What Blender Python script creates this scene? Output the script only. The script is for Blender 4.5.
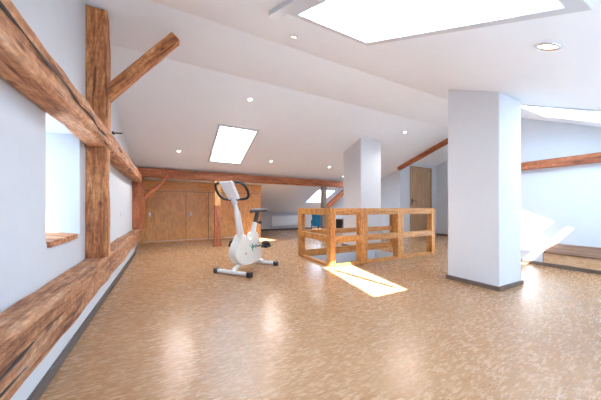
import bpy, bmesh, math, random
from mathutils import Vector, Matrix, noise
for o in list(bpy.data.objects): bpy.data.objects.remove(o, do_unlink=True)
SC = bpy.context.scene
COL = SC.collection
PI = math.pi
R = math.radians

# ---------------------------------------------------------------- camera
cam_d = bpy.data.cameras.new('camera'); cam = bpy.data.objects.new('camera', cam_d); COL.objects.link(cam)
cam.location = (0, 0, 0.85)
cam.rotation_euler = (R(90), 0, R(-28.1))
cam_d.sensor_width = 36; cam_d.lens = 36*251/601
cam_d.shift_y = 8/601
cam_d.clip_start = 0.05
SC.camera = cam
# ---------------------------------------------------------------- sky
w = bpy.data.worlds.new('sky'); SC.world = w; w.use_nodes = True
bg = w.node_tree.nodes['Background']
bg.inputs[0].default_value = (0.58, 0.785, 1.0, 1); bg.inputs[1].default_value = 9.0
# ---------------------------------------------------------------- sun
sd = bpy.data.lights.new('sun', 'SUN'); sd.energy = 24; sd.angle = R(0.6); sd.color = (1, 0.96, 0.9)
sun = bpy.data.objects.new('sun', sd); COL.objects.link(sun); sun.location = (-6, -8, 10)
sun.rotation_euler = Vector((0.55, 0.775, -1.0)).to_track_quat('-Z', 'Y').to_euler()
# ---------------------------------------------------------------- exposure
vs = SC.view_settings
vs.view_transform = 'Standard'; vs.look = 'None'; vs.gamma = 1; vs.use_curve_mapping = False
vs.exposure = 1.22
SC.cycles.max_bounces = 10; SC.cycles.diffuse_bounces = 7; SC.cycles.transparent_max_bounces = 12
SC.cycles.use_denoising = True
SC.cycles.sample_clamp_indirect = 8

# ================================================================ materials
def new_mat(name):
    m = bpy.data.materials.new(name); m.use_nodes = True
    return m, m.node_tree.nodes, m.node_tree.links, m.node_tree.nodes['Principled BSDF']
def plain(name, col, rough=0.5, metal=0.0, emit=None, es=0, bump=0, bscale=40, var=0.0):
    m, N, L, P = new_mat(name)
    P.inputs['Base Color'].default_value = (*col, 1); P.inputs['Roughness'].default_value = rough
    P.inputs['Metallic'].default_value = metal
    if emit: P.inputs['Emission Color'].default_value = (*emit, 1); P.inputs['Emission Strength'].default_value = es
    tc = N.new('ShaderNodeTexCoord'); nz = N.new('ShaderNodeTexNoise')
    nz.inputs['Scale'].default_value = bscale; nz.inputs['Detail'].default_value = 4
    L.new(tc.outputs['Object'], nz.inputs['Vector'])
    if var:
        r = N.new('ShaderNodeValToRGB'); a = max(0, 1-var)
        r.color_ramp.elements[0].position = .3; r.color_ramp.elements[1].position = .7
        r.color_ramp.elements[0].color = (col[0]*a, col[1]*a, col[2]*a, 1); r.color_ramp.elements[1].color = (*col, 1)
        L.new(nz.outputs[0], r.inputs[0]); L.new(r.outputs[0], P.inputs['Base Color'])
    if bump:
        b = N.new('ShaderNodeBump'); b.inputs['Strength'].default_value = bump; b.inputs['Distance'].default_value = .01
        L.new(nz.outputs[0], b.inputs['Height']); L.new(b.outputs[0], P.inputs['Normal'])
    return m
def wood(name, cols, rough=.6, stretch=(1.2, 16, 16), bump=.5, fine=6.0, knots=.0, dist=.01):
    """long grain along local X"""
    m, N, L, P = new_mat(name)
    tc = N.new('ShaderNodeTexCoord')
    mp = N.new('ShaderNodeMapping'); mp.inputs['Scale'].default_value = stretch
    L.new(tc.outputs['Object'], mp.inputs[0])
    oi = N.new('ShaderNodeObjectInfo'); ad = N.new('ShaderNodeVectorMath'); ad.operation = 'ADD'
    ml = N.new('ShaderNodeMath'); ml.operation = 'MULTIPLY'; ml.inputs[1].default_value = 40
    L.new(oi.outputs['Random'], ml.inputs[0]); L.new(mp.outputs[0], ad.inputs[0]); L.new(ml.outputs[0], ad.inputs[1])
    n1 = N.new('ShaderNodeTexNoise'); n1.inputs['Scale'].default_value = 1.0; n1.inputs['Detail'].default_value = 6; n1.inputs['Roughness'].default_value = .7
    n1.inputs['Distortion'].default_value = .6
    L.new(ad.outputs[0], n1.inputs['Vector'])
    r = N.new('ShaderNodeValToRGB'); cr = r.color_ramp
    cr.elements[0].position = .30; cr.elements[0].color = (*cols[0], 1)
    cr.elements[1].position = .72; cr.elements[1].color = (*cols[-1], 1)
    for i, c in enumerate(cols[1:-1]):
        e = cr.elements.new(.30 + .42*(i+1)/(len(cols)-1)); e.color = (*c, 1)
    L.new(n1.outputs[0], r.inputs[0])
    n2 = N.new('ShaderNodeTexNoise'); n2.inputs['Scale'].default_value = fine; n2.inputs['Detail'].default_value = 3
    L.new(ad.outputs[0], n2.inputs['Vector'])
    mx = N.new('ShaderNodeMix'); mx.data_type = 'RGBA'; mx.blend_type = 'MULTIPLY'; mx.inputs[0].default_value = .45
    r2 = N.new('ShaderNodeValToRGB'); r2.color_ramp.elements[0].position = .35; r2.color_ramp.elements[1].position = .6
    r2.color_ramp.elements[0].color = (.45, .4, .36, 1)
    L.new(n2.outputs[0], r2.inputs[0]); L.new(r.outputs[0], mx.inputs[6]); L.new(r2.outputs[0], mx.inputs[7])
    out = mx.outputs[2]
    if knots:
        v = N.new('ShaderNodeTexVoronoi'); v.inputs['Scale'].default_value = 1
        mk = N.new('ShaderNodeMapping'); mk.inputs['Scale'].default_value = (3.2, 9, 9)
        L.new(tc.outputs['Object'], mk.inputs[0]); L.new(mk.outputs[0], v.inputs['Vector'])
        rk = N.new('ShaderNodeValToRGB'); rk.color_ramp.elements[0].position = .07; rk.color_ramp.elements[1].position = .15
        rk.color_ramp.elements[0].color = (.16, .07, .03, 1); rk.color_ramp.elements[1].color = (1, 1, 1, 1)
        L.new(v.outputs['Distance'], rk.inputs[0])
        m2 = N.new('ShaderNodeMix'); m2.data_type = 'RGBA'; m2.blend_type = 'MULTIPLY'; m2.inputs[0].default_value = knots
        L.new(out, m2.inputs[6]); L.new(rk.outputs[0], m2.inputs[7]); out = m2.outputs[2]
    if knots:
        n3 = N.new('ShaderNodeTexNoise'); n3.inputs['Scale'].default_value = 1; n3.inputs['Detail'].default_value = 3; n3.inputs['Roughness'].default_value = .6
        m3 = N.new('ShaderNodeMapping'); m3.inputs['Scale'].default_value = (1.6, 34, 34); L.new(tc.outputs['Object'], m3.inputs[0])
        a3 = N.new('ShaderNodeVectorMath'); a3.operation = 'ADD'; L.new(m3.outputs[0], a3.inputs[0]); L.new(ml.outputs[0], a3.inputs[1]); L.new(a3.outputs[0], n3.inputs['Vector'])
        r3 = N.new('ShaderNodeValToRGB'); r3.color_ramp.elements[0].position = .34; r3.color_ramp.elements[1].position = .41
        r3.color_ramp.elements[0].color = (.28, .2, .16, 1)
        L.new(n3.outputs[0], r3.inputs[0])
        x3 = N.new('ShaderNodeMix'); x3.data_type = 'RGBA'; x3.blend_type = 'MULTIPLY'; x3.inputs[0].default_value = .85
        L.new(out, x3.inputs[6]); L.new(r3.outputs[0], x3.inputs[7]); out = x3.outputs[2]
        n4 = N.new('ShaderNodeTexNoise'); n4.inputs['Scale'].default_value = 26; n4.inputs['Detail'].default_value = 4; L.new(tc.outputs['Object'], n4.inputs['Vector'])
        r4 = N.new('ShaderNodeValToRGB'); r4.color_ramp.elements[0].position = .36; r4.color_ramp.elements[1].position = .64
        r4.color_ramp.elements[0].color = (.62, .56, .5, 1); r4.color_ramp.elements[1].color = (1, 1, 1, 1); L.new(n4.outputs[0], r4.inputs[0])
        x4 = N.new('ShaderNodeMix'); x4.data_type = 'RGBA'; x4.blend_type = 'MULTIPLY'; x4.inputs[0].default_value = .8
        L.new(out, x4.inputs[6]); L.new(r4.outputs[0], x4.inputs[7]); out = x4.outputs[2]
    L.new(out, P.inputs['Base Color']); P.inputs['Roughness'].default_value = rough
    b = N.new('ShaderNodeBump'); b.inputs['Strength'].default_value = bump; b.inputs['Distance'].default_value = dist
    L.new(n1.outputs[0], b.inputs['Height']); L.new(b.outputs[0], P.inputs['Normal'])
    return m
def osb(name):
    m, N, L, P = new_mat(name)
    tc = N.new('ShaderNodeTexCoord')
    def chips(rot, sc, seed):
        mp = N.new('ShaderNodeMapping'); mp.inputs['Rotation'].default_value = (0, 0, R(rot)); mp.inputs['Scale'].default_value = sc
        mp.inputs['Location'].default_value = (seed, seed*1.7, 0)
        L.new(tc.outputs['Object'], mp.inputs[0])
        v = N.new('ShaderNodeTexVoronoi'); v.inputs['Scale'].default_value = 1; v.inputs['Randomness'].default_value = 1
        L.new(mp.outputs[0], v.inputs['Vector'])
        sp = N.new('ShaderNodeSeparateColor'); L.new(v.outputs['Color'], sp.inputs[0])
        return sp
    A = chips(25, (22, 95, 1), 3.1); B = chips(-50, (26, 105, 1), 8.7); C = chips(100, (24, 95, 1), 5.3)
    def pick(a, b, src, thr):
        g = N.new('ShaderNodeMath'); g.operation = 'GREATER_THAN'; g.inputs[1].default_value = thr; L.new(src, g.inputs[0])
        mx = N.new('ShaderNodeMix'); mx.data_type = 'FLOAT'
        L.new(g.outputs[0], mx.inputs[0]); L.new(a, mx.inputs[2]); L.new(b, mx.inputs[3]); return mx.outputs[0]
    val = pick(A.outputs[0], B.outputs[0], B.outputs[1], .5)
    val = pick(val, C.outputs[0], C.outputs[1], .62)
    r = N.new('ShaderNodeValToRGB'); cr = r.color_ramp
    cr.elements[0].position = 0; cr.elements[0].color = (.28, .125, .05, 1)
    cr.elements[1].position = 1; cr.elements[1].color = (.72, .51, .33, 1)
    for p, c in [(.25, (.41, .215, .10)), (.5, (.48, .275, .14)), (.75, (.555, .345, .195))]:
        e = cr.elements.new(p); e.color = (*c, 1)
    fn = N.new('ShaderNodeTexNoise'); fn.inputs['Scale'].default_value = 1; fn.inputs['Detail'].default_value = 5; fn.inputs['Roughness'].default_value = .75
    fm = N.new('ShaderNodeMapping'); fm.inputs['Rotation'].default_value = (0, 0, R(48)); fm.inputs['Scale'].default_value = (30, 85, 1)
    L.new(tc.outputs['Object'], fm.inputs[0]); L.new(fm.outputs[0], fn.inputs['Vector'])
    fr = N.new('ShaderNodeMapRange'); fr.inputs[1].default_value = .24; fr.inputs[2].default_value = .76; L.new(fn.outputs[0], fr.inputs[0])
    mv = N.new('ShaderNodeMix'); mv.data_type = 'FLOAT'; mv.inputs[0].default_value = .55
    L.new(val, mv.inputs[2]); L.new(fr.outputs[0], mv.inputs[3]); val = mv.outputs[0]
    L.new(val, r.inputs[0])
    nz = N.new('ShaderNodeTexNoise'); nz.inputs['Scale'].default_value = .9; nz.inputs['Detail'].default_value = 4
    L.new(tc.outputs['Object'], nz.inputs['Vector'])
    rz = N.new('ShaderNodeValToRGB'); rz.color_ramp.elements[0].position = .3; rz.color_ramp.elements[1].position = .7
    rz.color_ramp.elements[0].color = (.86, .83, .80, 1); rz.color_ramp.elements[1].color = (1, 1, 1, 1)
    L.new(nz.outputs[0], rz.inputs[0])
    mx = N.new('ShaderNodeMix'); mx.data_type = 'RGBA'; mx.blend_type = 'MULTIPLY'; mx.inputs[0].default_value = 1
    L.new(r.outputs[0], mx.inputs[6]); L.new(rz.outputs[0], mx.inputs[7])
    # joints between boards
    mpb = N.new('ShaderNodeMapping'); mpb.inputs['Rotation'].default_value = (0, 0, R(90)); mpb.inputs['Location'].default_value = (.3, .55, 0)
    L.new(tc.outputs['Object'], mpb.inputs[0])
    bk = N.new('ShaderNodeTexBrick'); bk.inputs['Scale'].default_value = 1; bk.inputs['Mortar Size'].default_value = .0025
    bk.inputs['Brick Width'].default_value = 2.05; bk.inputs['Row Height'].default_value = .925; bk.inputs['Mortar Smooth'].default_value = .1
    bk.inputs['Color1'].default_value = (1, 1, 1, 1); bk.inputs['Color2'].default_value = (.96, .95, .94, 1); bk.inputs['Mortar'].default_value = (.74, .68, .63, 1)
    L.new(mpb.outputs[0], bk.inputs['Vector'])
    m3 = N.new('ShaderNodeMix'); m3.data_type = 'RGBA'; m3.blend_type = 'MULTIPLY'; m3.inputs[0].default_value = 1
    L.new(mx.outputs[2], m3.inputs[6]); L.new(bk.outputs['Color'], m3.inputs[7])
    L.new(m3.outputs[2], P.inputs['Base Color'])
    mr = N.new('ShaderNodeMapRange'); mr.inputs[3].default_value = .19; mr.inputs[4].default_value = .33
    L.new(val, mr.inputs[0]); L.new(mr.outputs[0], P.inputs['Roughness'])
    b = N.new('ShaderNodeBump'); b.inputs['Strength'].default_value = .35; b.inputs['Distance'].default_value = .002
    L.new(val, b.inputs['Height']); L.new(b.outputs[0], P.inputs['Normal'])
    P.inputs['Specular IOR Level'].default_value = .5
    return m
def glass_mat():
    m, N, L, P = new_mat('clear_glass'); N.remove(P)
    out = N['Material Output']; t = N.new('ShaderNodeBsdfTransparent'); g = N.new('ShaderNodeBsdfGlossy'); g.inputs['Roughness'].default_value = .02
    t.inputs[0].default_value = (.96, .98, 1, 1)
    mx = N.new('ShaderNodeMixShader'); mx.inputs[0].default_value = .05
    L.new(t.outputs[0], mx.inputs[1]); L.new(g.outputs[0], mx.inputs[2]); L.new(mx.outputs[0], out.inputs[0])
    return m

M = dict(
    wall=plain('white_plaster', (.63, .665, .705), .85, bump=.15, bscale=9, var=.03),
    ceil=plain('ceiling_paint', (.82, .865, .92), .8, bump=.05, bscale=6, var=.02),
    column=plain('column_paint', (.66, .67, .69), .8, bump=.1, bscale=14, var=.02),
    floor=osb('osb_floor'),
    skirt=plain('dark_skirting', (.12, .10, .095), .5, var=.3, bscale=12),
    skirt_b=plain('brown_skirting', (.17, .115, .09), .45, var=.3, bscale=12),
    old=wood('old_beam_wood', [(.17, .05, .02), (.52, .185, .065), (.74, .335, .13), (.92, .56, .31)], .7, (2.6, 19, 19), .9, 4, .8, .02),
    old_light=wood('bleached_beam_wood', [(.22, .08, .035), (.60, .25, .11), (.78, .41, .22), (.92, .68, .49)], .75, (2.2, 18, 18), .9, 4, .7, .02),
    sill=wood('weathered_sill_wood', [(.17, .075, .045), (.50, .22, .105), (.68, .36, .19), (.76, .58, .47)], .75, (2.4, 20, 20), 1.0, 4, .6, .025),
    red=wood('reddish_beam_wood', [(.24, .065, .025), (.52, .165, .065), (.70, .27, .12)], .65, (2, 18, 18), .6, 5, .5),
    pine=wood('new_pine', [(.46, .17, .035), (.68, .30, .075), (.82, .43, .14)], .45, (1.6, 16, 16), .15, 4, .5, .004),
    cab=wood('cabinet_veneer', [(.68, .31, .095), (.77, .38, .125), (.84, .45, .17)], .35, (1.5, 5, 5), .05, 6, 0, .002),
    door=wood('oak_door', [(.40, .235, .125), (.50, .31, .175), (.58, .38, .22)], .5, (1, 13, 13), .08, 5, 0, .002),
    greypost=wood('grey_post', [(.16, .12, .11), (.25, .19, .17), (.33, .26, .23)], .7, (1, 12, 12), .3, 5, 0),
    frame=plain('window_frame_paint', (.58, .60, .64), .4),
    wframe=plain('white_frame_paint', (.85, .86, .87), .4),
    glass=glass_mat(),
    white=plain('white_enamel', (.80, .80, .79), .3),
    cream=plain('cream_plastic', (.82, .79, .70), .35),
    black=plain('black_rubber', (.02, .02, .022), .45),
    dgrey=plain('dark_grey_plastic', (.07, .075, .085), .45),
    lcd=plain('display_grey', (.35, .40, .42), .25),
    green=plain('green_print', (.02, .30, .20), .5),
    redp=plain('red_print', (.6, .1, .06), .5),
    chrome=plain('chrome', (.75, .75, .76), .22, 1.0),
    lamp=plain('lamp_glow', (1, .98, .92), .4, emit=(1, .93, .8), es=6),
    blue=plain('blue_fabric', (.02, .36, .80), .7, var=.35, bscale=9),
    pinkw=plain('pale_wood_edge', (.55, .33, .24), .5),
    iron=plain('wrought_iron', (.07, .06, .06), .6, .6),
    socket=plain('switch_plastic', (.78, .79, .8), .35),
    radiator=plain('radiator_enamel', (.80, .82, .84), .4),
    osbp=wood('orange_chip_panel', [(.50, .28, .14), (.66, .42, .24), (.78, .56, .37)], .6, (9, 22, 22), .2, 5, 0, .004),  # orange chipboard, the panel's own colour
    boxtop=wood('dark_weathered_plank', [(.10, .05, .03), (.22, .11, .06), (.36, .20, .12)], .7, (1.6, 18, 18), .6, 5, 0, .01),
)
# ================================================================ helpers
def box(bm, x0, x1, y0, y1, z0, z1, bev=0):
    r = bmesh.ops.create_cube(bm, size=1)
    vs_ = r['verts']
    for v in vs_: v.co = Vector(((x0+x1)/2+v.co.x*(x1-x0), (y0+y1)/2+v.co.y*(y1-y0), (z0+z1)/2+v.co.z*(z1-z0)))
    if bev:
        es = {e for v in vs_ for e in v.link_edges}
        bmesh.ops.bevel(bm, geom=list(es), offset=bev, segments=2, affect='EDGES', profile=.6)
def hexa(bm, pts):
    v = [bm.verts.new(p) for p in pts]
    for f in [(0,3,2,1), (4,5,6,7), (0,1,5,4), (1,2,6,5), (2,3,7,6), (3,0,4,7)]: bm.faces.new([v[i] for i in f])
def tube(bm, pts, rad, seg=10, sy=1.0, cap=True):
    pts = [Vector(p) for p in pts]; rings = []
    up = Vector((0, 0, 1))
    for i, p in enumerate(pts):
        d = (pts[min(i+1, len(pts)-1)] - pts[max(i-1, 0)]).normalized()
        a = up if abs(d.dot(up)) < .95 else Vector((0, 1, 0))
        u = d.cross(a).normalized(); v = u.cross(d).normalized()
        r = rad[i] if isinstance(rad, (list, tuple)) else rad
        rings.append([bm.verts.new(p + u*math.cos(2*PI*k/seg)*r*sy + v*math.sin(2*PI*k/seg)*r) for k in range(seg)])
    for a, b in zip(rings, rings[1:]):
        for k in range(seg): bm.faces.new((a[k], a[(k+1) % seg], b[(k+1) % seg], b[k]))
    if cap: bm.faces.new(rings[0][::-1]); bm.faces.new(rings[-1])
def smooth_path(pts, n=6):
    out = []; P = [Vector(p) for p in pts]
    for i in range(len(P)-1):
        p0 = P[max(i-1, 0)]; p1 = P[i]; p2 = P[i+1]; p3 = P[min(i+2, len(P)-1)]
        for k in range(n):
            t = k/n
            out.append(.5*((2*p1)+(p2-p0)*t+(2*p0-5*p1+4*p2-p3)*t*t+(3*p1-p0-3*p2+p3)*t**3))
    out.append(P[-1]); return out
def prism(bm, prof, y0, y1, bev=0):
    """profile in x,z extruded along y"""
    a = [bm.verts.new((x, y0, z)) for x, z in prof]; b = [bm.verts.new((x, y1, z)) for x, z in prof]
    n = len(prof)
    f1 = bm.faces.new(a); f2 = bm.faces.new(b[::-1])
    for k in range(n): bm.faces.new((a[k], b[k], b[(k+1) % n], a[(k+1) % n]))
    if bev:
        es = list(set(list(f1.edges)+list(f2.edges)))
        bmesh.ops.bevel(bm, geom=es, offset=bev, segments=3, affect='EDGES', profile=.5)
def link(name, bm, mat, parent=None, mtx=None, smooth=False):
    bmesh.ops.recalc_face_normals(bm, faces=bm.faces[:])
    me = bpy.data.meshes.new(name); bm.to_mesh(me); bm.free()
    me.materials.append(M[mat] if isinstance(mat, str) else mat)
    if smooth:
        for p in me.polygons: p.use_smooth = True
    o = bpy.data.objects.new(name, me); COL.objects.link(o)
    if mtx is not None: o.matrix_basis = mtx
    if parent is not None: o.parent = parent
    return o
def tag(o, label=None, cat=None, group=None, kind=None):
    if label: o['label'] = label
    if cat: o['category'] = cat
    if group: o['group'] = group
    if kind: o['kind'] = kind
    return o
def thing(name, label, cat, loc=(0, 0, 0), rz=0, group=None):
    o = bpy.data.objects.new(name, None); COL.objects.link(o); o.location = loc; o.rotation_euler = (0, 0, rz)
    o.empty_display_size = .1
    return tag(o, label, cat, group)
def struct(name, bm, mat): return tag(link(name, bm, mat), kind='structure')
def frame_mtx(p0, p1, up=(0, 0, 1)):
    p0 = Vector(p0); p1 = Vector(p1); x = (p1-p0).normalized(); u = Vector(up)
    if abs(x.dot(u)) > .98: u = Vector((0, 1, 0))
    y = u.cross(x).normalized(); z = x.cross(y)
    m = Matrix((x, y, z)).transposed().to_4x4(); m.translation = p0
    return m
def beam(name, p0, p1, wy, hz, mat, parent=None, rough=.012, up=(0, 0, 1), ch=.012, off=None, smooth=False):
    """timber from p0 to p1 (centreline), local X along its length, wy wide, hz high"""
    L = (Vector(p1)-Vector(p0)).length; n = max(2, int(L/.07)); bm = bmesh.new()
    a, b, c = wy/2, hz/2, ch
    pr = []
    raw = [(-a+c, -b), (a-c, -b), (a, -b+c), (a, b-c), (a-c, b), (-a+c, b), (-a, b-c), (-a, -b+c)]
    for i in range(8):                                     # subdivide the long faces
        q0 = raw[i]; q1 = raw[(i+1) % 8]; pr.append(q0)
        if i % 2 == 0:
            for t in (.33, .66): pr.append((q0[0]+(q1[0]-q0[0])*t, q0[1]+(q1[1]-q0[1])*t))
    sd_ = Vector(p0)*3.7 + Vector(p1)*1.3
    rings = []
    for i in range(n+1):
        x = L*i/n; ring = []
        for (y, z) in pr:
            q = Vector((x*1.5, y*4, z*4)) + sd_
            q2 = Vector((x*5, y*11, z*11)) + sd_
            d1 = noise.noise(q)*rough + noise.noise(q2)*rough*.45
            d2 = noise.noise(q+Vector((9, 3, 1)))*rough + noise.noise(q2+Vector((4, 7, 2)))*rough*.45
            ring.append(bm.verts.new((x, y+d1, z+d2)))
        rings.append(ring)
    k = len(pr)
    for r0, r1 in zip(rings, rings[1:]):
        for j in range(k): bm.faces.new((r0[j], r0[(j+1) % k], r1[(j+1) % k], r1[j]))
    bm.faces.new(rings[0][::-1]); bm.faces.new(rings[-1])
    m = frame_mtx(p0, p1, up)
    if parent is not None: m = parent.matrix_basis.inverted() @ m
    return link(name, bm, mat, parent, m, smooth)
def crack(parent, pts, wid):
    """a long dark drying crack along a timber face, world points"""
    inv = parent.matrix_basis.inverted(); bm = bmesh.new(); P = [inv @ Vector(p) for p in pts]; n = len(P)
    tube(bm, P, [wid*.15]+[wid*(.65+.35*math.sin(i*2.1)) for i in range(1, n-1)]+[wid*.15], 6)
    return link('drying_crack', bm, 'iron', parent)

# ================================================================ the room
XL, XR, XB, XE = -.58, 5.12, 5.82, 7.45       # left gable, right gable, back side wall, end of the landing
YB0, YK = -1.3, 8.90
def cz(y):
    if y <= 2.34: return 1.443+.457*y
    if y <= 3.22: return 2.512+(y-2.34)*.033
    if y <= 5.85: return 3.604-.33*y
    if y <= 7.0: return 2.492-.14*y
    return 4.492-.426*y
TH = .20
# openings: x0, x1, y0, y1
SK_BIG = (.73, 1.31, .355, 1.41)
SK_RIGHT = (3.74, 4.52, .33, 1.45)
SK_MID = (.775, 1.40, 4.24, 5.40)
SK_FAR = (4.50, 5.17, 7.12, 8.02)
SK_ADDED_ROW = (4.32, 4.92, 5.10, 5.68)  # unseen skylight added to light the far half of the room
SK_ADDED_LAND = (6.62, 7.22, 2.75, 3.15)  # unseen roof opening added to light the landing
HOLES = [SK_BIG, SK_RIGHT, SK_MID, SK_FAR]
def strip(bm, y0, y1, x0, x1, off=0, holes=()):
    xs = sorted({x0, x1, *[h[0] for h in holes], *[h[1] for h in holes]})
    ys = sorted({y0, y1, *[h[2] for h in holes], *[h[3] for h in holes]})
    def inh(x, y): return any(h[0] < x < h[1] and h[2] < y < h[3] for h in holes)
    vb = {}; e = 1e-5
    def z(y): return cz(min(max(y, y0+e), y1-e))+off
    def V(x, y, t):
        if (x, y, t) not in vb: vb[(x, y, t)] = bm.verts.new((x, y, z(y)+(TH if t else 0)))
        return vb[(x, y, t)]
    cells = {}
    for i in range(len(xs)-1):
        for j in range(len(ys)-1):
            if not inh((xs[i]+xs[i+1])/2, (ys[j]+ys[j+1])/2): cells[(i, j)] = 1
    for (i, j) in cells:
        a, b, c, d = xs[i], xs[i+1], ys[j], ys[j+1]
        bm.faces.new([V(a, c, 0), V(a, d, 0), V(b, d, 0), V(b, c, 0)])
        bm.faces.new([V(a, c, 1), V(b, c, 1), V(b, d, 1), V(a, d, 1)])
        for (di, dj, p, q) in [(-1, 0, (a, c), (a, d)), (1, 0, (b, c), (b, d)), (0, -1, (a, c), (b, c)), (0, 1, (a, d), (b, d))]:
            if (i+di, j+dj) not in cells:
                bm.faces.new([V(*p, 0), V(*q, 0), V(*q, 1), V(*p, 1)])
bm = bmesh.new()
strip(bm, YB0, 2.34, XL-.3, XR+.2, 0, [SK_BIG, SK_RIGHT])
strip(bm, 2.34, 3.22, XL-.3, 5.70)
strip(bm, 3.22, 4.93, XL-.3, 5.70, 0, [(*SK_MID[:3], 4.93)])
strip(bm, 4.93, 5.85, XL-.3, XB+.2, 0, [(*SK_MID[:2], 4.93, SK_MID[3]), SK_ADDED_ROW])
strip(bm, 5.85, 7.0, XL-.3, XB+.2)
strip(bm, 7.0, YK+.3, XL-.3, XB+.2, 0, [SK_FAR])
struct('ceiling', bm, 'ceil')
bm = bmesh.new()
strip(bm, 2.34, 3.22, 5.70, XE+.2, .18, [SK_ADDED_LAND])
strip(bm, 3.22, 5.1, 5.70, XE+.2, .18)
struct('ceiling', bm, 'ceil')

# floor with the stair opening
HX0, HX1, HY0, HY1 = 2.16, 3.80, 3.07, 3.84
bm = bmesh.new()
for a in [(-1.0, HX0, -.8, YK+.2), (HX1, XE+.2, -.8, YK+.2), (HX0, HX1, -.8, HY0), (HX0, HX1, HY1, YK+.2)]:
    box(bm, a[0], a[1], a[2], a[3], -.2, 0)
struct('floor', bm, 'floor')
bm = bmesh.new()
box(bm, HX0-.1, HX0, HY0-.1, HY1+.1, -2.6, -.2); box(bm, HX1, HX1+.1, HY0-.1, HY1+.1, -2.6, -.2)
box(bm, HX0, HX1, HY0-.1, HY0, -2.6, -.2); box(bm, HX0, HX1, HY1, HY1+.1, -2.6, -.2)
box(bm, HX0, HX1, HY1-.012, HY1-.0005, -.2, -.004); box(bm, HX0, HX1, HY0+.0005, HY0+.012, -.2, -.004)
box(bm, HX0+.0005, HX0+.012, HY0+.012, HY1-.012, -.2, -.004); box(bm, HX1-.012, HX1-.0005, HY0+.012, HY1-.012, -.2, -.004)
box(bm, HX0, HX1, HY0, HY1, -2.7, -2.6)
struct('trim_1', bm, 'wall')

# left gable wall with a deep window niche
NY0, NY1, NZ0, NZ1 = 1.86, 2.46, .655, 1.405
OY0, OY1, OZ0, OZ1 = 1.92, 2.26, .72, 1.33
bm = bmesh.new()
WT = .42
def wallcol(bm, y0, y1, z0=None, z1=None, x0=XL-WT, x1=XL, n=1):
    """full height piece of a wall, its top following the roof"""
    ys = [y0+(y1-y0)*i/n for i in range(n+1)]
    for a, b in zip(ys, ys[1:]):
        e = 1e-4
        ta = cz(a+e)+.02 if z1 is None else z1; tb = cz(b-e)+.02 if z1 is None else z1
        zb = -.2 if z0 is None else z0
        hexa(bm, [(x0, a, zb), (x1, a, zb), (x1, b, zb), (x0, b, zb), (x0, a, ta), (x1, a, ta), (x1, b, tb), (x0, b, tb)])
wallcol(bm, YB0, NY0); wallcol(bm, NY1, 2.34) if NY1 < 2.34 else None
wallcol(bm, NY0, NY1, None, NZ0)
wallcol(bm, NY0, 2.34, NZ1, None); 
if NY1 > 2.34: wallcol(bm, 2.34, NY1, NZ1, None)
for a, b in [(NY1, 3.22), (3.22, 5.85), (5.85, 7.0), (7.0, YK+.3)]: wallcol(bm, a, b)
# splayed reveal
q = [(XL, NY0, NZ0), (XL, NY1, NZ0), (XL, NY1, NZ1), (XL, NY0, NZ1)]
i_ = [(XL-WT+.06, OY0, OZ0), (XL-WT+.06, OY1, OZ0), (XL-WT+.06, OY1, OZ1), (XL-WT+.06, OY0, OZ1)]
o_ = [(XL-WT+.06, NY0, NZ0), (XL-WT+.06, NY1, NZ0), (XL-WT+.06, NY1, NZ1), (XL-WT+.06, NY0, NZ1)]
for k in range(4):
    k2 = (k+1) % 4
    a = [bm.verts.new(p) for p in (q[k], q[k2], i_[k2], i_[k])]; bm.faces.new(a)
    a = [bm.verts.new(p) for p in (o_[k], o_[k2], i_[k2], i_[k])]; bm.faces.new(a)
struct('wall_left', bm, 'wall')
bm = bmesh.new(); box(bm, XL-WT, XR+.25, YB0-.15, YB0-.001, -.2, cz(YB0)+.2); struct('wall_behind', bm, 'wall')
# white plinth below the sill beam
bm = bmesh.new(); box(bm, XL-.01, -.512, YB0, 5.6, 0, .24); struct('trim_2', bm, 'wall')
# right gable wall, return wall, landing walls, back side wall, knee wall
bm = bmesh.new()
wallcol(bm, YB0-.15, 2.34, x0=XR, x1=XR+.25); wallcol(bm, 2.34, 2.6, x0=XR, x1=XR+.25)
struct('wall_right', bm, 'wall')
bm = bmesh.new(); box(bm, XR+.25, XE+.2, 2.4, 2.6, -.2, 2.75); struct('wall_near', bm, 'wall')
bm = bmesh.new(); box(bm, XE, XE+.2, 2.6, 4.95, -.2, 2.75); struct('wall_landing', bm, 'wall')
DX0, DX1, DZ = 6.25, 7.17, 2.04
bm = bmesh.new()
box(bm, XB, DX0-.03, 4.92, 5.1, -.2, 2.3); box(bm, DX1+.03, XE+.2, 4.92, 5.1, -.2, 2.3); box(bm, DX0-.03, DX1+.03, 4.92, 5.1, DZ+.03, 2.3)
struct('wall_doorway', bm, 'wall')
bm = bmesh.new()
for a, b in [(5.1, 5.85), (5.85, 7.0), (7.0, YK+.3)]: wallcol(bm, a, b, x0=XB, x1=XB+.2)
struct('wall_side', bm, 'wall')
bm = bmesh.new(); box(bm, XL-.3, XB+.2, YK, YK+.25, -.2, cz(YK)+.05); struct('wall_back', bm, 'wall')
# skirting boards
bm = bmesh.new(); box(bm, -.512, -.498, YB0, 5.6, 0, .055); struct('baseboard_left', bm, 'skirt')
bm = bmesh.new(); box(bm, 2.42, XB, YK-.015, YK, 0, .06); box(bm, XB-.015, XB, 5.0, YK-.015, 0, .06); struct('baseboard_back', bm, 'skirt')
bm = bmesh.new(); box(bm, XE-.015, XE, 2.6, 4.92, 0, .06); struct('baseboard_landing', bm, 'skirt_b')
bm = bmesh.new(); box(bm, 4.875, 4.89, .35, 2.55, 0, .05); struct('baseboard_right', bm, 'skirt_b')
bm = bmesh.new(); box(bm, 4.89, XR+.01, 1.58, 2.55, 0, .20); struct('trim_3', bm, 'wall')

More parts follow.
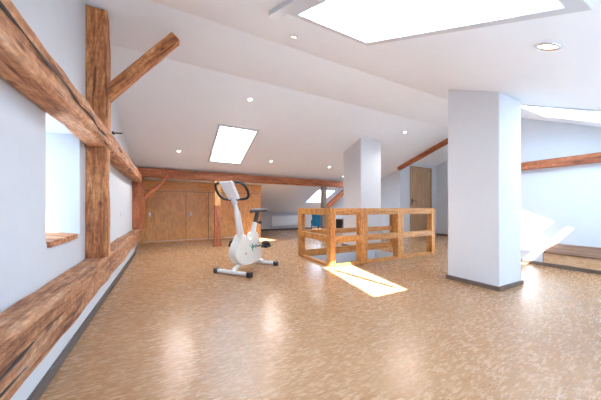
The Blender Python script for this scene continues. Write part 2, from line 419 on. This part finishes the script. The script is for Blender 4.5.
# ---------------------------------------------------------------- windows
def ring(bm, x0, x1, y0, y1, t, zb, ht):
    """rectangular frame following the roof plane: zb(y) height of its underside"""
    for (a, b, c, d) in [(x0, x1, y0, y0+t), (x0, x1, y1-t, y1), (x0, x0+t, y0+t, y1-t), (x1-t, x1, y0+t, y1-t)]:
        hexa(bm, [(a, c, zb(c)), (b, c, zb(c)), (b, d, zb(d)), (a, d, zb(d)), (a, c, zb(c)+ht), (b, c, zb(c)+ht), (b, d, zb(d)+ht), (a, d, zb(d)+ht)])
def skylight(n, S, trim=.035, depth=.13, sash=.03):
    x0, x1, y0, y1 = S
    ym = (y0+y1)/2; zm = cz(ym); sl = (cz(y1-1e-4)-cz(y0+1e-4))/(y1-y0)
    zf = lambda y: zm+(y-ym)*sl
    root = bpy.data.objects.new('window_%d' % n, None); COL.objects.link(root); root.location = (x0, y0, zf(y0)); tag(root, kind='structure')
    loc = Matrix.Translation(-Vector((x0, y0, zf(y0))))
    bm = bmesh.new(); ring(bm, x0-trim, x1+trim, y0-trim, y1+trim, trim+.004, lambda y: zf(y)-.014, .013); link('trim_frame', bm, 'frame', root, loc)
    bm = bmesh.new(); ring(bm, x0+.002, x1-.002, y0+.002, y1-.002, sash, lambda y: zf(y)+depth, .05); link('sash_frame', bm, 'wframe', root, loc)
    bm = bmesh.new()
    a, b, c, d = x0+sash, x1-sash, y0+sash, y1-sash
    hexa(bm, [(a, c, zf(c)+depth+.02), (b, c, zf(c)+depth+.02), (b, d, zf(d)+depth+.02), (a, d, zf(d)+depth+.02),
              (a, c, zf(c)+depth+.026), (b, c, zf(c)+depth+.026), (b, d, zf(d)+depth+.026), (a, d, zf(d)+depth+.026)])
    link('pane', bm, 'glass', root, loc)
    return root, loc, zf
w2, l2, z2 = skylight(2, SK_BIG, .05)
bm = bmesh.new()       # guide rail at the side of the big skylight
hexa(bm, [(.605, .3, z2(.3)-.03), (.665, .3, z2(.3)-.03), (.665, 1.58, z2(1.58)-.03), (.605, 1.58, z2(1.58)-.03),
          (.605, .3, z2(.3)), (.665, .3, z2(.3)), (.665, 1.58, z2(1.58)), (.605, 1.58, z2(1.58))])
link('guide_rail', bm, 'frame', w2, l2)
bm = bmesh.new(); tube(bm, [(1.16, .49, z2(.49)+.14), (.85, 1.20, z2(1.20)+.14)], .024, 8); link('shadow_bar', bm, 'wframe', w2, l2)  # bar added so its shadow splits the sun patch on the floor
w3, l3, z3 = skylight(3, SK_RIGHT, .02)
bm = bmesh.new(); hexa(bm, [(3.77, .465, z3(.465)+.13), (4.49, .465, z3(.465)+.13), (4.49, .58, z3(.58)+.13), (3.77, .58, z3(.58)+.13),
                            (3.77, .465, z3(.465)+.17), (4.49, .465, z3(.465)+.17), (4.49, .58, z3(.58)+.17), (3.77, .58, z3(.58)+.17)])
link('glazing_bar', bm, 'wframe', w3, l3)
skylight(4, SK_MID, .035, .13)
skylight(5, SK_FAR, .03, .08)
skylight(6, SK_ADDED_ROW, .035, .06)  # added window, hidden behind the slim column, brightens the far end
# gable window
root = bpy.data.objects.new('window_1', None); COL.objects.link(root); root.location = (XL-WT+.06, OY0, OZ0); tag(root, kind='structure')
loc = Matrix.Translation(-root.location); xg = XL-WT+.0
bm = bmesh.new()
for a in [(OY0-.02, OY0+.04, OZ0-.02, OZ1+.02), (OY1-.04, OY1+.02, OZ0-.02, OZ1+.02), (OY0+.04, OY1-.04, OZ0-.02, OZ0+.04), (OY0+.04, OY1-.04, OZ1-.04, OZ1+.02)]:
    box(bm, xg, xg+.055, *a)
link('window_frame', bm, 'wframe', root, loc)
bm = bmesh.new(); box(bm, xg+.02, xg+.026, OY0+.04, OY1-.04, OZ0+.04, OZ1-.04); link('pane', bm, 'glass', root, loc)
bm = bmesh.new(); hexa(bm, [(XL-.16, NY0+.05, NZ0+.005), (XL+.012, NY0+.01, NZ0-.025), (XL+.012, NY1-.09, NZ0-.025), (XL-.16, NY1-.05, NZ0+.005),
                            (XL-.16, NY0+.05, NZ0+.03), (XL+.012, NY0+.01, NZ0+.008), (XL+.012, NY1-.09, NZ0+.008), (XL-.16, NY1-.05, NZ0+.03)])
link('window_sill', bm, 'old_light', root, loc)
# the room door
root = bpy.data.objects.new('door_1', None); COL.objects.link(root); root.location = (DX0, 4.93, 0); tag(root, kind='structure')
loc = Matrix.Translation(-root.location)
rotz = Matrix.Rotation(R(-90), 4, 'Y')      # grain upright
bm = bmesh.new(); box(bm, .001, DZ-.004, -.02, .02, -(DX1-DX0)+.006, -.006)
link('door_leaf', bm, 'door', root, Matrix.Translation((0, .02, 0)) @ rotz)
bm = bmesh.new()
for a in [(DX0-.03, DX0, 0, DZ+.03), (DX1, DX1+.03, 0, DZ+.03), (DX0, DX1, DZ, DZ+.03)]: box(bm, a[0], a[1], 4.905, 5.0, a[2], a[3])
link('door_frame', bm, 'door', root, loc)
bm = bmesh.new(); box(bm, .05, .09, -.008, 0, .93, 1.13); tube(bm, [(.07, 0, 1.06), (.07, -.045, 1.06), (.19, -.045, 1.06)], .009, 8)
link('door_handle', bm, 'iron', root)

# ================================================================ columns
def column(label, x0, x1, y0, y1, bb):
    t = thing('white_column', label, 'column', ((x0+x1)/2, (y0+y1)/2, 0))
    cx, cy = (x0+x1)/2, (y0+y1)/2; bm = bmesh.new(); e = .004
    hexa(bm, [(x0-cx, y0-cy, 0), (x1-cx, y0-cy, 0), (x1-cx, y1-cy, 0), (x0-cx, y1-cy, 0),
              (x0-cx, y0-cy, cz(y0)-e), (x1-cx, y0-cy, cz(y0)-e), (x1-cx, y1-cy, cz(y1)-e), (x0-cx, y1-cy, cz(y1)-e)])
    bmesh.ops.bevel(bm, geom=[ed for ed in bm.edges if abs(ed.verts[0].co.z-ed.verts[1].co.z) > .5], offset=.006, segments=2, affect='EDGES')
    link('column_shaft', bm, 'column', t)
    bm = bmesh.new(); k = .016; a, b, c, d = x0-cx, x1-cx, y0-cy, y1-cy
    for s in [(a-k, b+k, c-k, c-.0005), (a-k, b+k, d+.0005, d+k), (a-k, a-.0005, c, d), (b+.0005, b+k, c, d)]: box(bm, *s, 0, .045)
    link('baseboard', bm, bb, t)
column('thick white square column in the foreground with brown skirting', 3.00, 3.49, 1.31, 1.84, 'skirt_b')
column('slimmer white column rising behind the stair railing', 3.52, 4.09, 3.965, 4.54, 'skirt')

# ================================================================ old timbers
sb = tag(beam('sill_beam', (-.512, YB0+.05, .338), (-.512, 5.86, .338), .155, .205, 'sill', rough=.014, ch=.02),
    'weathered rough-hewn sill beam running low along the left gable wall', 'beam')
wb = tag(beam('wall_beam', (-.503, YB0+.05, 1.435), (-.503, 5.78, 1.435), .155, .165, 'old_light', rough=.014, ch=.02),
    'long hewn beam at head height along the left gable wall, above the window niche', 'beam')
crack(wb, [(-.424+.004*math.sin(k*1.7), .3+k*.11, 1.452-.004*k*.4+.006*math.sin(k*1.3)) for k in range(22)], .0075)
crack(wb, [(-.424+.004*math.sin(k*1.7), 3.1+k*.11, 1.44+.006*math.sin(k*1.3)) for k in range(20)], .006)
crack(sb, [(-.437+.003*math.sin(k*1.9), .5+k*.1, .345+.01*math.sin(k*.9)) for k in range(30)], .007)
crack(sb, [(-.437+.003*math.sin(k*1.9), .4+k*.1, .285+.006*math.sin(k*1.1)) for k in range(14)], .005)
def zc(y): return cz(y)-.012
tag(beam('wall_post', (-.51, 2.68, .44), (-.51, 2.68, 2.50), .145, .135, 'old', rough=.011, up=(0, 1, 0)),
    'stout upright post standing on the sill beam, right of the window niche', 'post')
tag(beam('diagonal_brace', (-.50, 2.68, 1.755), (.075, 2.68, 2.465), .10, .095, 'old', rough=.007),
    'short diagonal brace rising from the near wall post to the ceiling', 'brace')
tag(beam('wall_post', (-.485, 5.82, .44), (-.485, 5.82, 1.46), .19, .16, 'red', rough=.01, up=(0, 1, 0)),
    'reddish wall post in the far left corner under the cross beam', 'post')
tag(beam('diagonal_brace', (-.40, 5.80, 1.02), (.04, 5.80, 1.50), .07, .075, 'red', rough=.005),
    'thin diagonal brace in front of the cabinet doors, far left corner', 'brace')
tag(beam('cross_beam', (-.56, 5.87, 1.555), (5.42, 5.87, 1.525), .15, .17, 'red', rough=.009),
    'long reddish cross beam spanning the room above the cabinets', 'beam')
tag(beam('beam_post', (3.865, 5.87, 0), (3.865, 5.87, 1.45), .13, .13, 'greypost', rough=.005, up=(0, 1, 0)),
    'grey brown post under the cross beam, behind the left end of the railing', 'post')
tag(beam('diagonal_brace', (3.93, 5.88, .84), (4.75, 5.88, 1.45), .10, .12, 'red', rough=.006),
    'dark brace between the grey brown post and the cross beam, left of the slim column', 'brace')
t = thing('short_post', 'short reddish post in front of the cabinets, behind the exercise bike', 'post', (1.0, 5.83, 0))
beam('lower_post', (1.0, 5.83, 0), (1.0, 5.83, .90), .13, .12, 'red', t, .006, (0, 1, 0))
beam('upper_post', (1.0, 5.83, .90), (1.0, 5.83, 1.455), .13, .12, 'cab', t, .003, (0, 1, 0))
bm = bmesh.new(); box(bm, -.085, .085, -.075, .075, 0, .05); link('foot_plinth', bm, 'red', t)
ry0, ry1 = 3.0, 4.88
tag(beam('rafter_beam', (5.74, 3.24, cz(3.24)-.022), (5.74, 4.90, cz(4.90)-.022), .12, .13, 'red', rough=.006),
    'sloping rafter on the ceiling above the room door', 'beam')
tag(beam('wall_beam', (XR-.05, .45, 1.52), (XR-.05, 2.58, 1.52), .11, .125, 'red', rough=.008),
    'horizontal brown beam on the right wall, above the low boxed sill', 'beam')
# low boxed sill at the right wall
t = thing('boxed_sill', 'low boxed sill with dark sloping top at the foot of the right wall', 'boxed sill', (4.89, 1.57, 0))
bm = bmesh.new(); hexa(bm, [(0, 0, -.02), (1.1, 0, -.02), (1.1, .02, -.02), (0, .02, -.02), (0, 0, 0), (1.1, 0, 0), (1.1, .02, 0), (0, .02, 0)])
bmesh.ops.delete(bm, geom=bm.verts[:], context='VERTS')
# local x of the panels runs along the wall so the grain follows it
mt = Matrix.Rotation(R(-90), 4, 'Z')
box(bm, 0, 1.12, 0, .31, .05, .192); link('front_panel', bm, 'osbp', t, mt)
bm = bmesh.new(); hexa(bm, [(0, -.012, .190), (1.12, -.012, .190), (1.12, .31, .335), (0, .31, .335), (0, -.012, .21), (1.12, -.012, .21), (1.12, .31, .355), (0, .31, .355)])
hexa(bm, [(0, 0, .193), (.02, 0, .193), (.02, .30, .193), (0, .30, .193), (0, 0, .1935), (.02, 0, .1935), (.02, .305, .33), (0, .305, .33)])
link('top_plank', bm, 'boxtop', t, mt)

# iron hook and switch on the gable
bm = bmesh.new(); tube(bm, [(0, 0, 0), (.03, .0, .004), (.055, .0, .004), (.065, 0, .010)], .006, 8); box(bm, -.01, .004, -.03, .03, -.008, .008)
o = tag(link('iron_hook', bm, 'iron', None, Matrix.Translation((-.422, 2.80, 1.528))), 'small black iron hook on the head-height beam beside the near post', 'hook')
t = thing('wall_switch', 'small white switch low on the gable wall between the two wall posts', 'switch', (XL, 4.35, .76))
bm = bmesh.new(); box(bm, 0, .01, -.04, .04, -.04, .04, .003); link('cover_plate', bm, 'socket', t)
bm = bmesh.new(); box(bm, .0105, .016, -.025, .025, -.028, .028, .002); link('rocker', bm, 'frame', t)

# ================================================================ cabinets under the slope
CY = 6.93
t = thing('built_in_cabinet', 'wide wooden built-in cabinet with sliding doors under the far slope', 'cabinet', (-.55, CY, 0))
CX0, CX1 = -.55, 2.42; CW = CX1-CX0; CT = 1.50
bm = bmesh.new()
box(bm, 0, CW, .02, .60, .0, .045); box(bm, 0, CW, .0, .05, 1.26, CT); box(bm, 0, .08, 0, .05, .045, 1.26)
box(bm, 0, CW, .55, .6, .045, 1.22)
for sx in (0, CW-.03): hexa(bm, [(sx, .05, .045), (sx+.03, .05, .045), (sx+.03, .6, .045), (sx, .6, .045), (sx, .05, 1.46), (sx+.03, .05, 1.46), (sx+.03, .6, 1.23), (sx, .6, 1.23)])
link('carcass', bm, 'cab', t)
vrot = Matrix.Rotation(R(-90), 4, 'Y')
def cdoor(x0, x1, dy, hx, lab=None):
    bm = bmesh.new(); box(bm, .05, 1.255, -.009, .009, -(x1-x0), 0)
    d = link('door', bm, 'cab', t, Matrix.Translation((x0, dy, 0)) @ vrot)
    bm = bmesh.new()
    tube(bm, [(0, 0, 0), (0, -.006, 0)], .028, 14); box(bm, -.02, .02, -.01, -.004, -.055, .055, .004)
    h = link('handle', bm, 'wframe', d, (Matrix.Translation((x0, dy, 0)) @ vrot).inverted() @ Matrix.Translation((hx, dy-.012, .70)))
cdoor(.085, .98, .012, .20); cdoor(.985, 1.52, .03, 1.10)
cdoor(1.53, 2.20, .012, 1.74); cdoor(2.205, CW-.045, .03, 2.27)
bm = bmesh.new(); box(bm, .08, 1.50, -.012, .0, .045, .058); box(bm, 1.53, 2.3, -.012, 0, .045, .058); link('door_track', bm, 'white', t)
bm = bmesh.new(); box(bm, .975, .985, .002, .012, .06, 1.25); box(bm, 1.518, 1.532, -.002, .012, .045, 1.26); box(bm, .08, CW-.04, -.003, .001, 1.252, 1.262); link('door_gap', bm, 'skirt_b', t)

# radiator on the knee wall
t = thing('radiator', 'flat white panel radiator on the knee wall behind the bike', 'radiator', (3.48, YK-.12, 0))
bm = bmesh.new(); box(bm, 0, 1.22, 0, .06, .17, .56, .006); link('radiator_panel', bm, 'radiator', t)
bm = bmesh.new(); box(bm, .01, 1.21, .004, .075, .562, .572); link('top_grille', bm, 'frame', t)
for bx_ in (.1, 1.08):
    bm = bmesh.new(); box(bm, bx_, bx_+.04, .06, .118, .2, .5); link('wall_bracket', bm, 'frame', t)
bm = bmesh.new(); tube(bm, [(-.04, .03, .0), (-.04, .03, .2), (0, .03, .22)], .009, 8); link('pipe', bm, 'chrome', t)
bm = bmesh.new(); tube(bm, [(-.06, .03, .22), (-.12, .03, .22)], .022, 10); link('valve_knob', bm, 'white', t)

# ================================================================ stair railing (new pine)
t = thing('stair_railing', 'new pine post and rail fence around the stair opening', 'railing', (2.06, 2.95, 0))
RT = .846
def rp(x0, x1, y0, y1, z0, z1, name):
    """squared pine member, grain along its longest side"""
    dx, dy, dz = x1-x0, y1-y0, z1-z0; bm = bmesh.new()
    if dx >= dy and dx >= dz: box(bm, 0, dx, -dy/2, dy/2, -dz/2, dz/2, .003); m = Matrix.Translation((x0, (y0+y1)/2, (z0+z1)/2))
    elif dz >= dx: box(bm, 0, dz, -dy/2, dy/2, -dx/2, dx/2, .003); m = Matrix.Translation(((x0+x1)/2, (y0+y1)/2, z0)) @ vrot
    else: box(bm, 0, dy, -dx/2, dx/2, -dz/2, dz/2, .003); m = Matrix.Translation(((x0+x1)/2, y0, (z0+z1)/2)) @ Matrix.Rotation(R(90), 4, 'Z')
    if dz >= dx and dz >= dy: pass
    m = Matrix.Translation(-t.location) @ m
    return link(name, bm, 'pine', t, m)
F0, F1 = 2.95, 3.055; B0, B1 = 3.85, 3.95; g = .0015
posts_f = [(2.06, 2.15), (2.62, 2.76), (3.43, 3.57), (4.33, 4.42)]
for a, b in posts_f: rp(a, b, F0, F1, 0, RT, 'post')
posts_b = [(2.06, 2.15), (4.33, 4.42)]
for a, b in posts_b: rp(a, b, B0, B1, 0, RT, 'post')
for (a, b), (c, d) in zip(posts_f, posts_f[1:]):
    rp(b+g, c-g, F0+.004, F1-.02, RT-.10, RT-.001, 'top_rail')
    rp(b+g, c-g, F0+.004, F1-.04, .345, .435, 'middle_rail')
    rp(b+g, c-g, F0+.004, F1-.03, .0, .035, 'bottom_rail')
for (a, b), (c, d) in zip(posts_b, posts_b[1:]):
    rp(b+g, c-g, B0+.01, B1-.005, RT-.10, RT-.001, 'top_rail')
    rp(b+g, c-g, B0+.03, B1-.01, .37, .46, 'middle_rail')
    rp(b+g, c-g, B0+.03, B1-.01, .0, .11, 'bottom_rail')
rp(2.065, 2.145, F1+g, B0-g, RT-.10, RT-.001, 'top_rail')
rp(2.065, 2.125, F1+g, B0-g, .355, .445, 'middle_rail')
rp(2.065, 2.145, F1+g, B0-g, 0, .035, 'bottom_rail')

# ================================================================ things behind the railing
t = thing('blue_chair', 'blue upholstered chair with black base behind the stair railing', 'chair', (4.62, 7.35, 0), R(150))
bm = bmesh.new(); box(bm, -.22, .22, .12, .20, .26, .74, .03); link('backrest', bm, 'blue', t, smooth=True)
bm = bmesh.new(); box(bm, -.21, .21, -.24, .18, .22, .33, .03); link('seat', bm, 'blue', t, smooth=True)
for sx in (-1, 1):
    bm = bmesh.new(); tube(bm, smooth_path([(sx*.22, -.18, .03), (sx*.235, -.16, .30), (sx*.235, .05, .42), (sx*.225, .2, .40)]), .016, 8); link('arm_frame', bm, 'black', t, smooth=True)
for k in range(4):
    a = R(45+90*k); bm = bmesh.new()
    tube(bm, [(0, 0, .22), (.0, .0, .10), (.24*math.cos(a), .24*math.sin(a), .03)], [.03, .025, .015], 8); tube(bm, [(.24*math.cos(a)-.015, .24*math.sin(a), .025), (.24*math.cos(a)+.015, .24*math.sin(a), .025)], .025, 10)
    link('leg', bm, 'black', t)
t = thing('loudspeaker', 'small black box standing on a low white crate near the side wall', 'speaker', (5.16, 6.85, .17), R(35))
bm = bmesh.new(); box(bm, -.11, .11, -.10, .10, 0, .30, .008); link('cabinet', bm, 'black', t)
bm = bmesh.new(); tube(bm, [(0, -.101, .10), (0, -.108, .10)], .075, 20); tube(bm, [(0, -.101, .23), (0, -.108, .23)], .03, 16); link('speaker_cone', bm, 'dgrey', t)
bm = bmesh.new(); box(bm, -.12, .12, -.11, .11, .3005, .33); link('top_cover', bm, 'pinkw', t)
bm = bmesh.new(); box(bm, -.14, .14, -.13, .13, 0, .012); box(bm, -.14, -.12, -.13, .13, .012, .169); box(bm, .12, .14, -.13, .13, .012, .169); box(bm, -.12, .12, .11, .13, .012, .169); box(bm, -.12, .12, -.13, -.11, .012, .169)
tag(link('low_crate', bm, 'white', None, Matrix.Translation((5.16, 6.85, 0)) @ Matrix.Rotation(R(35), 4, 'Z')), 'low white crate under the small black box near the side wall', 'crate')

# ================================================================ ceiling spotlights
lamp_l = bpy.data.lights.new('downlight', 'SPOT'); lamp_l.energy = 20; lamp_l.spot_size = R(155); lamp_l.spot_blend = .6; lamp_l.shadow_soft_size = .03; lamp_l.color = (1, .93, .84)
def spot(x, y, label, r=.036, first=None):
    e = 1e-3; sl = (cz(y+e)-cz(y-e))/(2*e)
    rot = Matrix.Rotation(math.atan(sl), 4, 'X')
    m = Matrix.Translation((x, y, cz(y))) @ rot
    if first is None:
        o = bpy.data.objects.new('ceiling_spotlight', None); COL.objects.link(o); o.matrix_basis = m
        bm = bmesh.new()
        prof = [(.74, -.001), (1.0, -.001), (1.06, -.004), (1.0, -.010), (.86, -.012), (.76, -.006)]
        n = 24; rings = [[bm.verts.new((a*r*math.cos(2*PI*k/n), a*r*math.sin(2*PI*k/n), b)) for k in range(n)] for a, b in prof]
        for i in range(len(rings)):
            A, B = rings[i], rings[(i+1) % len(rings)]
            for k in range(n): bm.faces.new((A[k], A[(k+1) % n], B[(k+1) % n], B[k]))
        link('trim_ring', bm, 'chrome', o, smooth=True)
        bm = bmesh.new(); tube(bm, [(0, 0, -.001), (0, 0, -.005)], r*.72, 20); link('bulb', bm, 'lamp', o)
    else:
        o = first.copy(); COL.objects.link(o); o.matrix_basis = m
        for ch in [k for k in first.children if k.type == 'MESH']:
            c = ch.copy(); COL.objects.link(c); c.parent = o
    if y < 3: return tag(o, label, 'spotlight', 'recessed ceiling spotlights')
    l = bpy.data.objects.new('downlight', lamp_l); COL.objects.link(l); l.parent = o; l.location = (0, 0, -.04)
    return tag(o, label, 'spotlight', 'recessed ceiling spotlights')
s0 = spot(.96, 1.92, 'recessed spotlight just below the corner of the big skylight')
spot(1.07, 3.56, 'recessed spotlight above and right of the middle skylight on the far slope', first=s0)
spot(.20, 5.15, 'recessed spotlight left of the middle skylight, above the far left corner', first=s0)
spot(2.04, 5.20, 'recessed spotlight right of the middle skylight, above the cross beam', first=s0)
spot(3.60, 5.22, 'recessed spotlight beside the slim column, furthest along the cross beam', first=s0)
spot(4.36, 3.57, 'recessed spotlight between the slim column and the rafter beam', first=s0)
spot(1.74, .54, 'large oval-looking recessed spotlight nearest the camera, right of the big skylight', r=.055)

# ================================================================ exercise bike
BX, BY = 1.01, 3.42
ang = math.atan2(-.608, -.794)
t = thing('exercise_bike', 'white upright exercise bike standing on the chipboard floor', 'exercise bike', (BX, BY, 0), ang)
def stab(x, hl):
    bm = bmesh.new(); tube(bm, [(x, -hl+.03, .033), (x, hl-.03, .033)], .027, 12)
    s = link('stabilizer', bm, 'white', t, smooth=False)
    for sg in (-1, 1):
        bm = bmesh.new(); box(bm, x-.034, x+.034, sg*hl-.03, sg*hl+.03, 0, .066, .012); link('end_cap', bm, 'black', s)
stab(.34, .26); stab(-.34, .235)
bm = bmesh.new(); tube(bm, smooth_path([(.34, 0, .055), (.24, 0, .09), (.05, 0, .125), (-.15, 0, .12), (-.28, 0, .075), (-.34, 0, .055)]), .026, 12); link('base_tube', bm, 'white', t, smooth=True)
bm = bmesh.new()
prof = []
ctrl = [(-.22, .13), (-.08, .095), (.10, .09), (.26, .13), (.345, .23), (.335, .33), (.27, .41), (.22, .48), (.195, .50), (.15, .49), (.11, .43), (.04, .405), (-.01, .42), (-.055, .48), (-.085, .51), (-.13, .50), (-.15, .43), (-.18, .34), (-.235, .23)]
cp = ctrl + [ctrl[0], ctrl[1], ctrl[2]]
for i in range(len(ctrl)):
    p0, p1, p2, p3 = [Vector((*cp[(i+k) % len(ctrl)], 0)) for k in (-1, 0, 1, 2)]
    for k in range(3):
        tt = k/3; v = .5*((2*p1)+(p2-p0)*tt+(2*p0-5*p1+4*p2-p3)*tt*tt+(3*p1-p0-3*p2+p3)*tt**3); prof.append((v.x, v.y))
prism(bm, prof, -.065, .065, .012)
link('body_cover', bm, 'cream', t)
bm = bmesh.new()                          # printed marks on the cover
for fm in ([(-.03, .035, .30, .33), (-.01, .015, .26, .36)], [(-.10, -.07, .30, .335)], [(.045, .07, .335, .35)]):
    bm = bmesh.new()
    for a in fm: box(bm, a[0], a[1], .0655, .067, a[2], a[3])
    link('green_mark', bm, 'green', t)
bm = bmesh.new(); tube(bm, [(.15, .0655, .245), (.15, .067, .245)], .014, 12); link('red_mark', bm, 'redp', t)
bm = bmesh.new(); tube(bm, [(.16, 0, .42), (.25, 0, .78), (.335, 0, 1.0)], [.046, .037, .034], 14, 1.1); link('handlebar_stem', bm, 'white', t, smooth=True)
bm = bmesh.new(); tube(bm, [(.295, 0, .90), (.335, 0, 1.0)], .038, 14); box(bm, .27, .31, -.02, .02, .955, .985, .006); link('stem_clamp', bm, 'frame', t)
bm = bmesh.new()
for sg in (-1, 1):
    tube(bm, smooth_path([(.32, 0, .965), (.30, sg*.10, .96), (.295, sg*.19, .975), (.325, sg*.235, 1.025), (.385, sg*.235, 1.105), (.43, sg*.19, 1.155), (.445, sg*.13, 1.16)]), .0165, 10)
link('handlebar', bm, 'black', t, smooth=True)
con = bmesh.new()
hexa(con, [(.28, -.085, .965), (.28, .085, .965), (.32, .085, .95), (.32, -.085, .95), (.45, -.10, 1.185), (.45, .10, 1.185), (.49, .10, 1.165), (.49, -.10, 1.165)])
bmesh.ops.bevel(con, geom=con.edges[:], offset=.01, segments=2, affect='EDGES')
c = link('console', con, 'white', t)
bm = bmesh.new(); hexa(bm, [(.312, -.06, 1.010), (.312, .06, 1.010), (.316, .06, 1.008), (.316, -.06, 1.008), (.418, -.06, 1.147), (.418, .06, 1.147), (.422, .06, 1.145), (.422, -.06, 1.145)])
link('display', bm, 'lcd', c)
bm = bmesh.new(); tube(bm, [(-.095, 0, .50), (-.15, 0, .64)], .038, 12); link('seat_tube', bm, 'white', t)
bm = bmesh.new(); tube(bm, [(-.150, 0, .60), (-.215, 0, .80)], .033, 12); link('seat_post', bm, 'black', t)
bm = bmesh.new(); tube(bm, [(-.15, .03, .64), (-.15, .075, .645)], .01, 8); tube(bm, [(-.15, .075, .645), (-.15, .10, .645)], .024, 12); link('adjustment_knob', bm, 'black', t)
# saddle: wide behind, narrow nose in front
bm = bmesh.new(); sec = [(-.36, .05, .0), (-.345, .115, .005), (-.29, .13, .008), (-.22, .115, .005), (-.15, .065, .0), (-.08, .035, -.003), (-.05, .02, -.008)]
rg = []
for x, hw, dz in sec:
    rg.append([bm.verts.new((x, hw*math.cos(2*PI*k/14), .815+dz+(.022 if math.sin(2*PI*k/14) > 0 else .03)*math.sin(2*PI*k/14))) for k in range(14)])
for a, b in zip(rg, rg[1:]):
    for k in range(14): bm.faces.new((a[k], a[(k+1) % 14], b[(k+1) % 14], b[k]))
bm.faces.new(rg[0]); bm.faces.new(rg[-1][::-1])
link('saddle', bm, 'dgrey', t, smooth=True)
for sg, cx_, cz_ in ((1, -.16, .31), (-1, .10, .33)):
    bm = bmesh.new(); tube(bm, [(-.03, sg*.066, .32), (-.03, sg*.095, .32)], .02, 12); tube(bm, [(-.03, sg*.095, .32), (cx_, sg*.105, cz_)], .011, 8); tube(bm, [(cx_, sg*.105, cz_), (cx_, sg*.13, cz_)], .01, 8)
    k = link('crank', bm, 'chrome', t)
    bm = bmesh.new(); box(bm, cx_-.055, cx_+.055, sg*.18-.05, sg*.18+.05, cz_-.015, cz_+.015, .008)
    tube(bm, smooth_path([(cx_-.05, sg*.18, cz_), (cx_-.02, sg*.18, cz_+.055), (cx_+.04, sg*.18, cz_+.055), (cx_+.06, sg*.18, cz_)]), .022, 8, 1.8)
    link('pedal', bm, 'black', k)
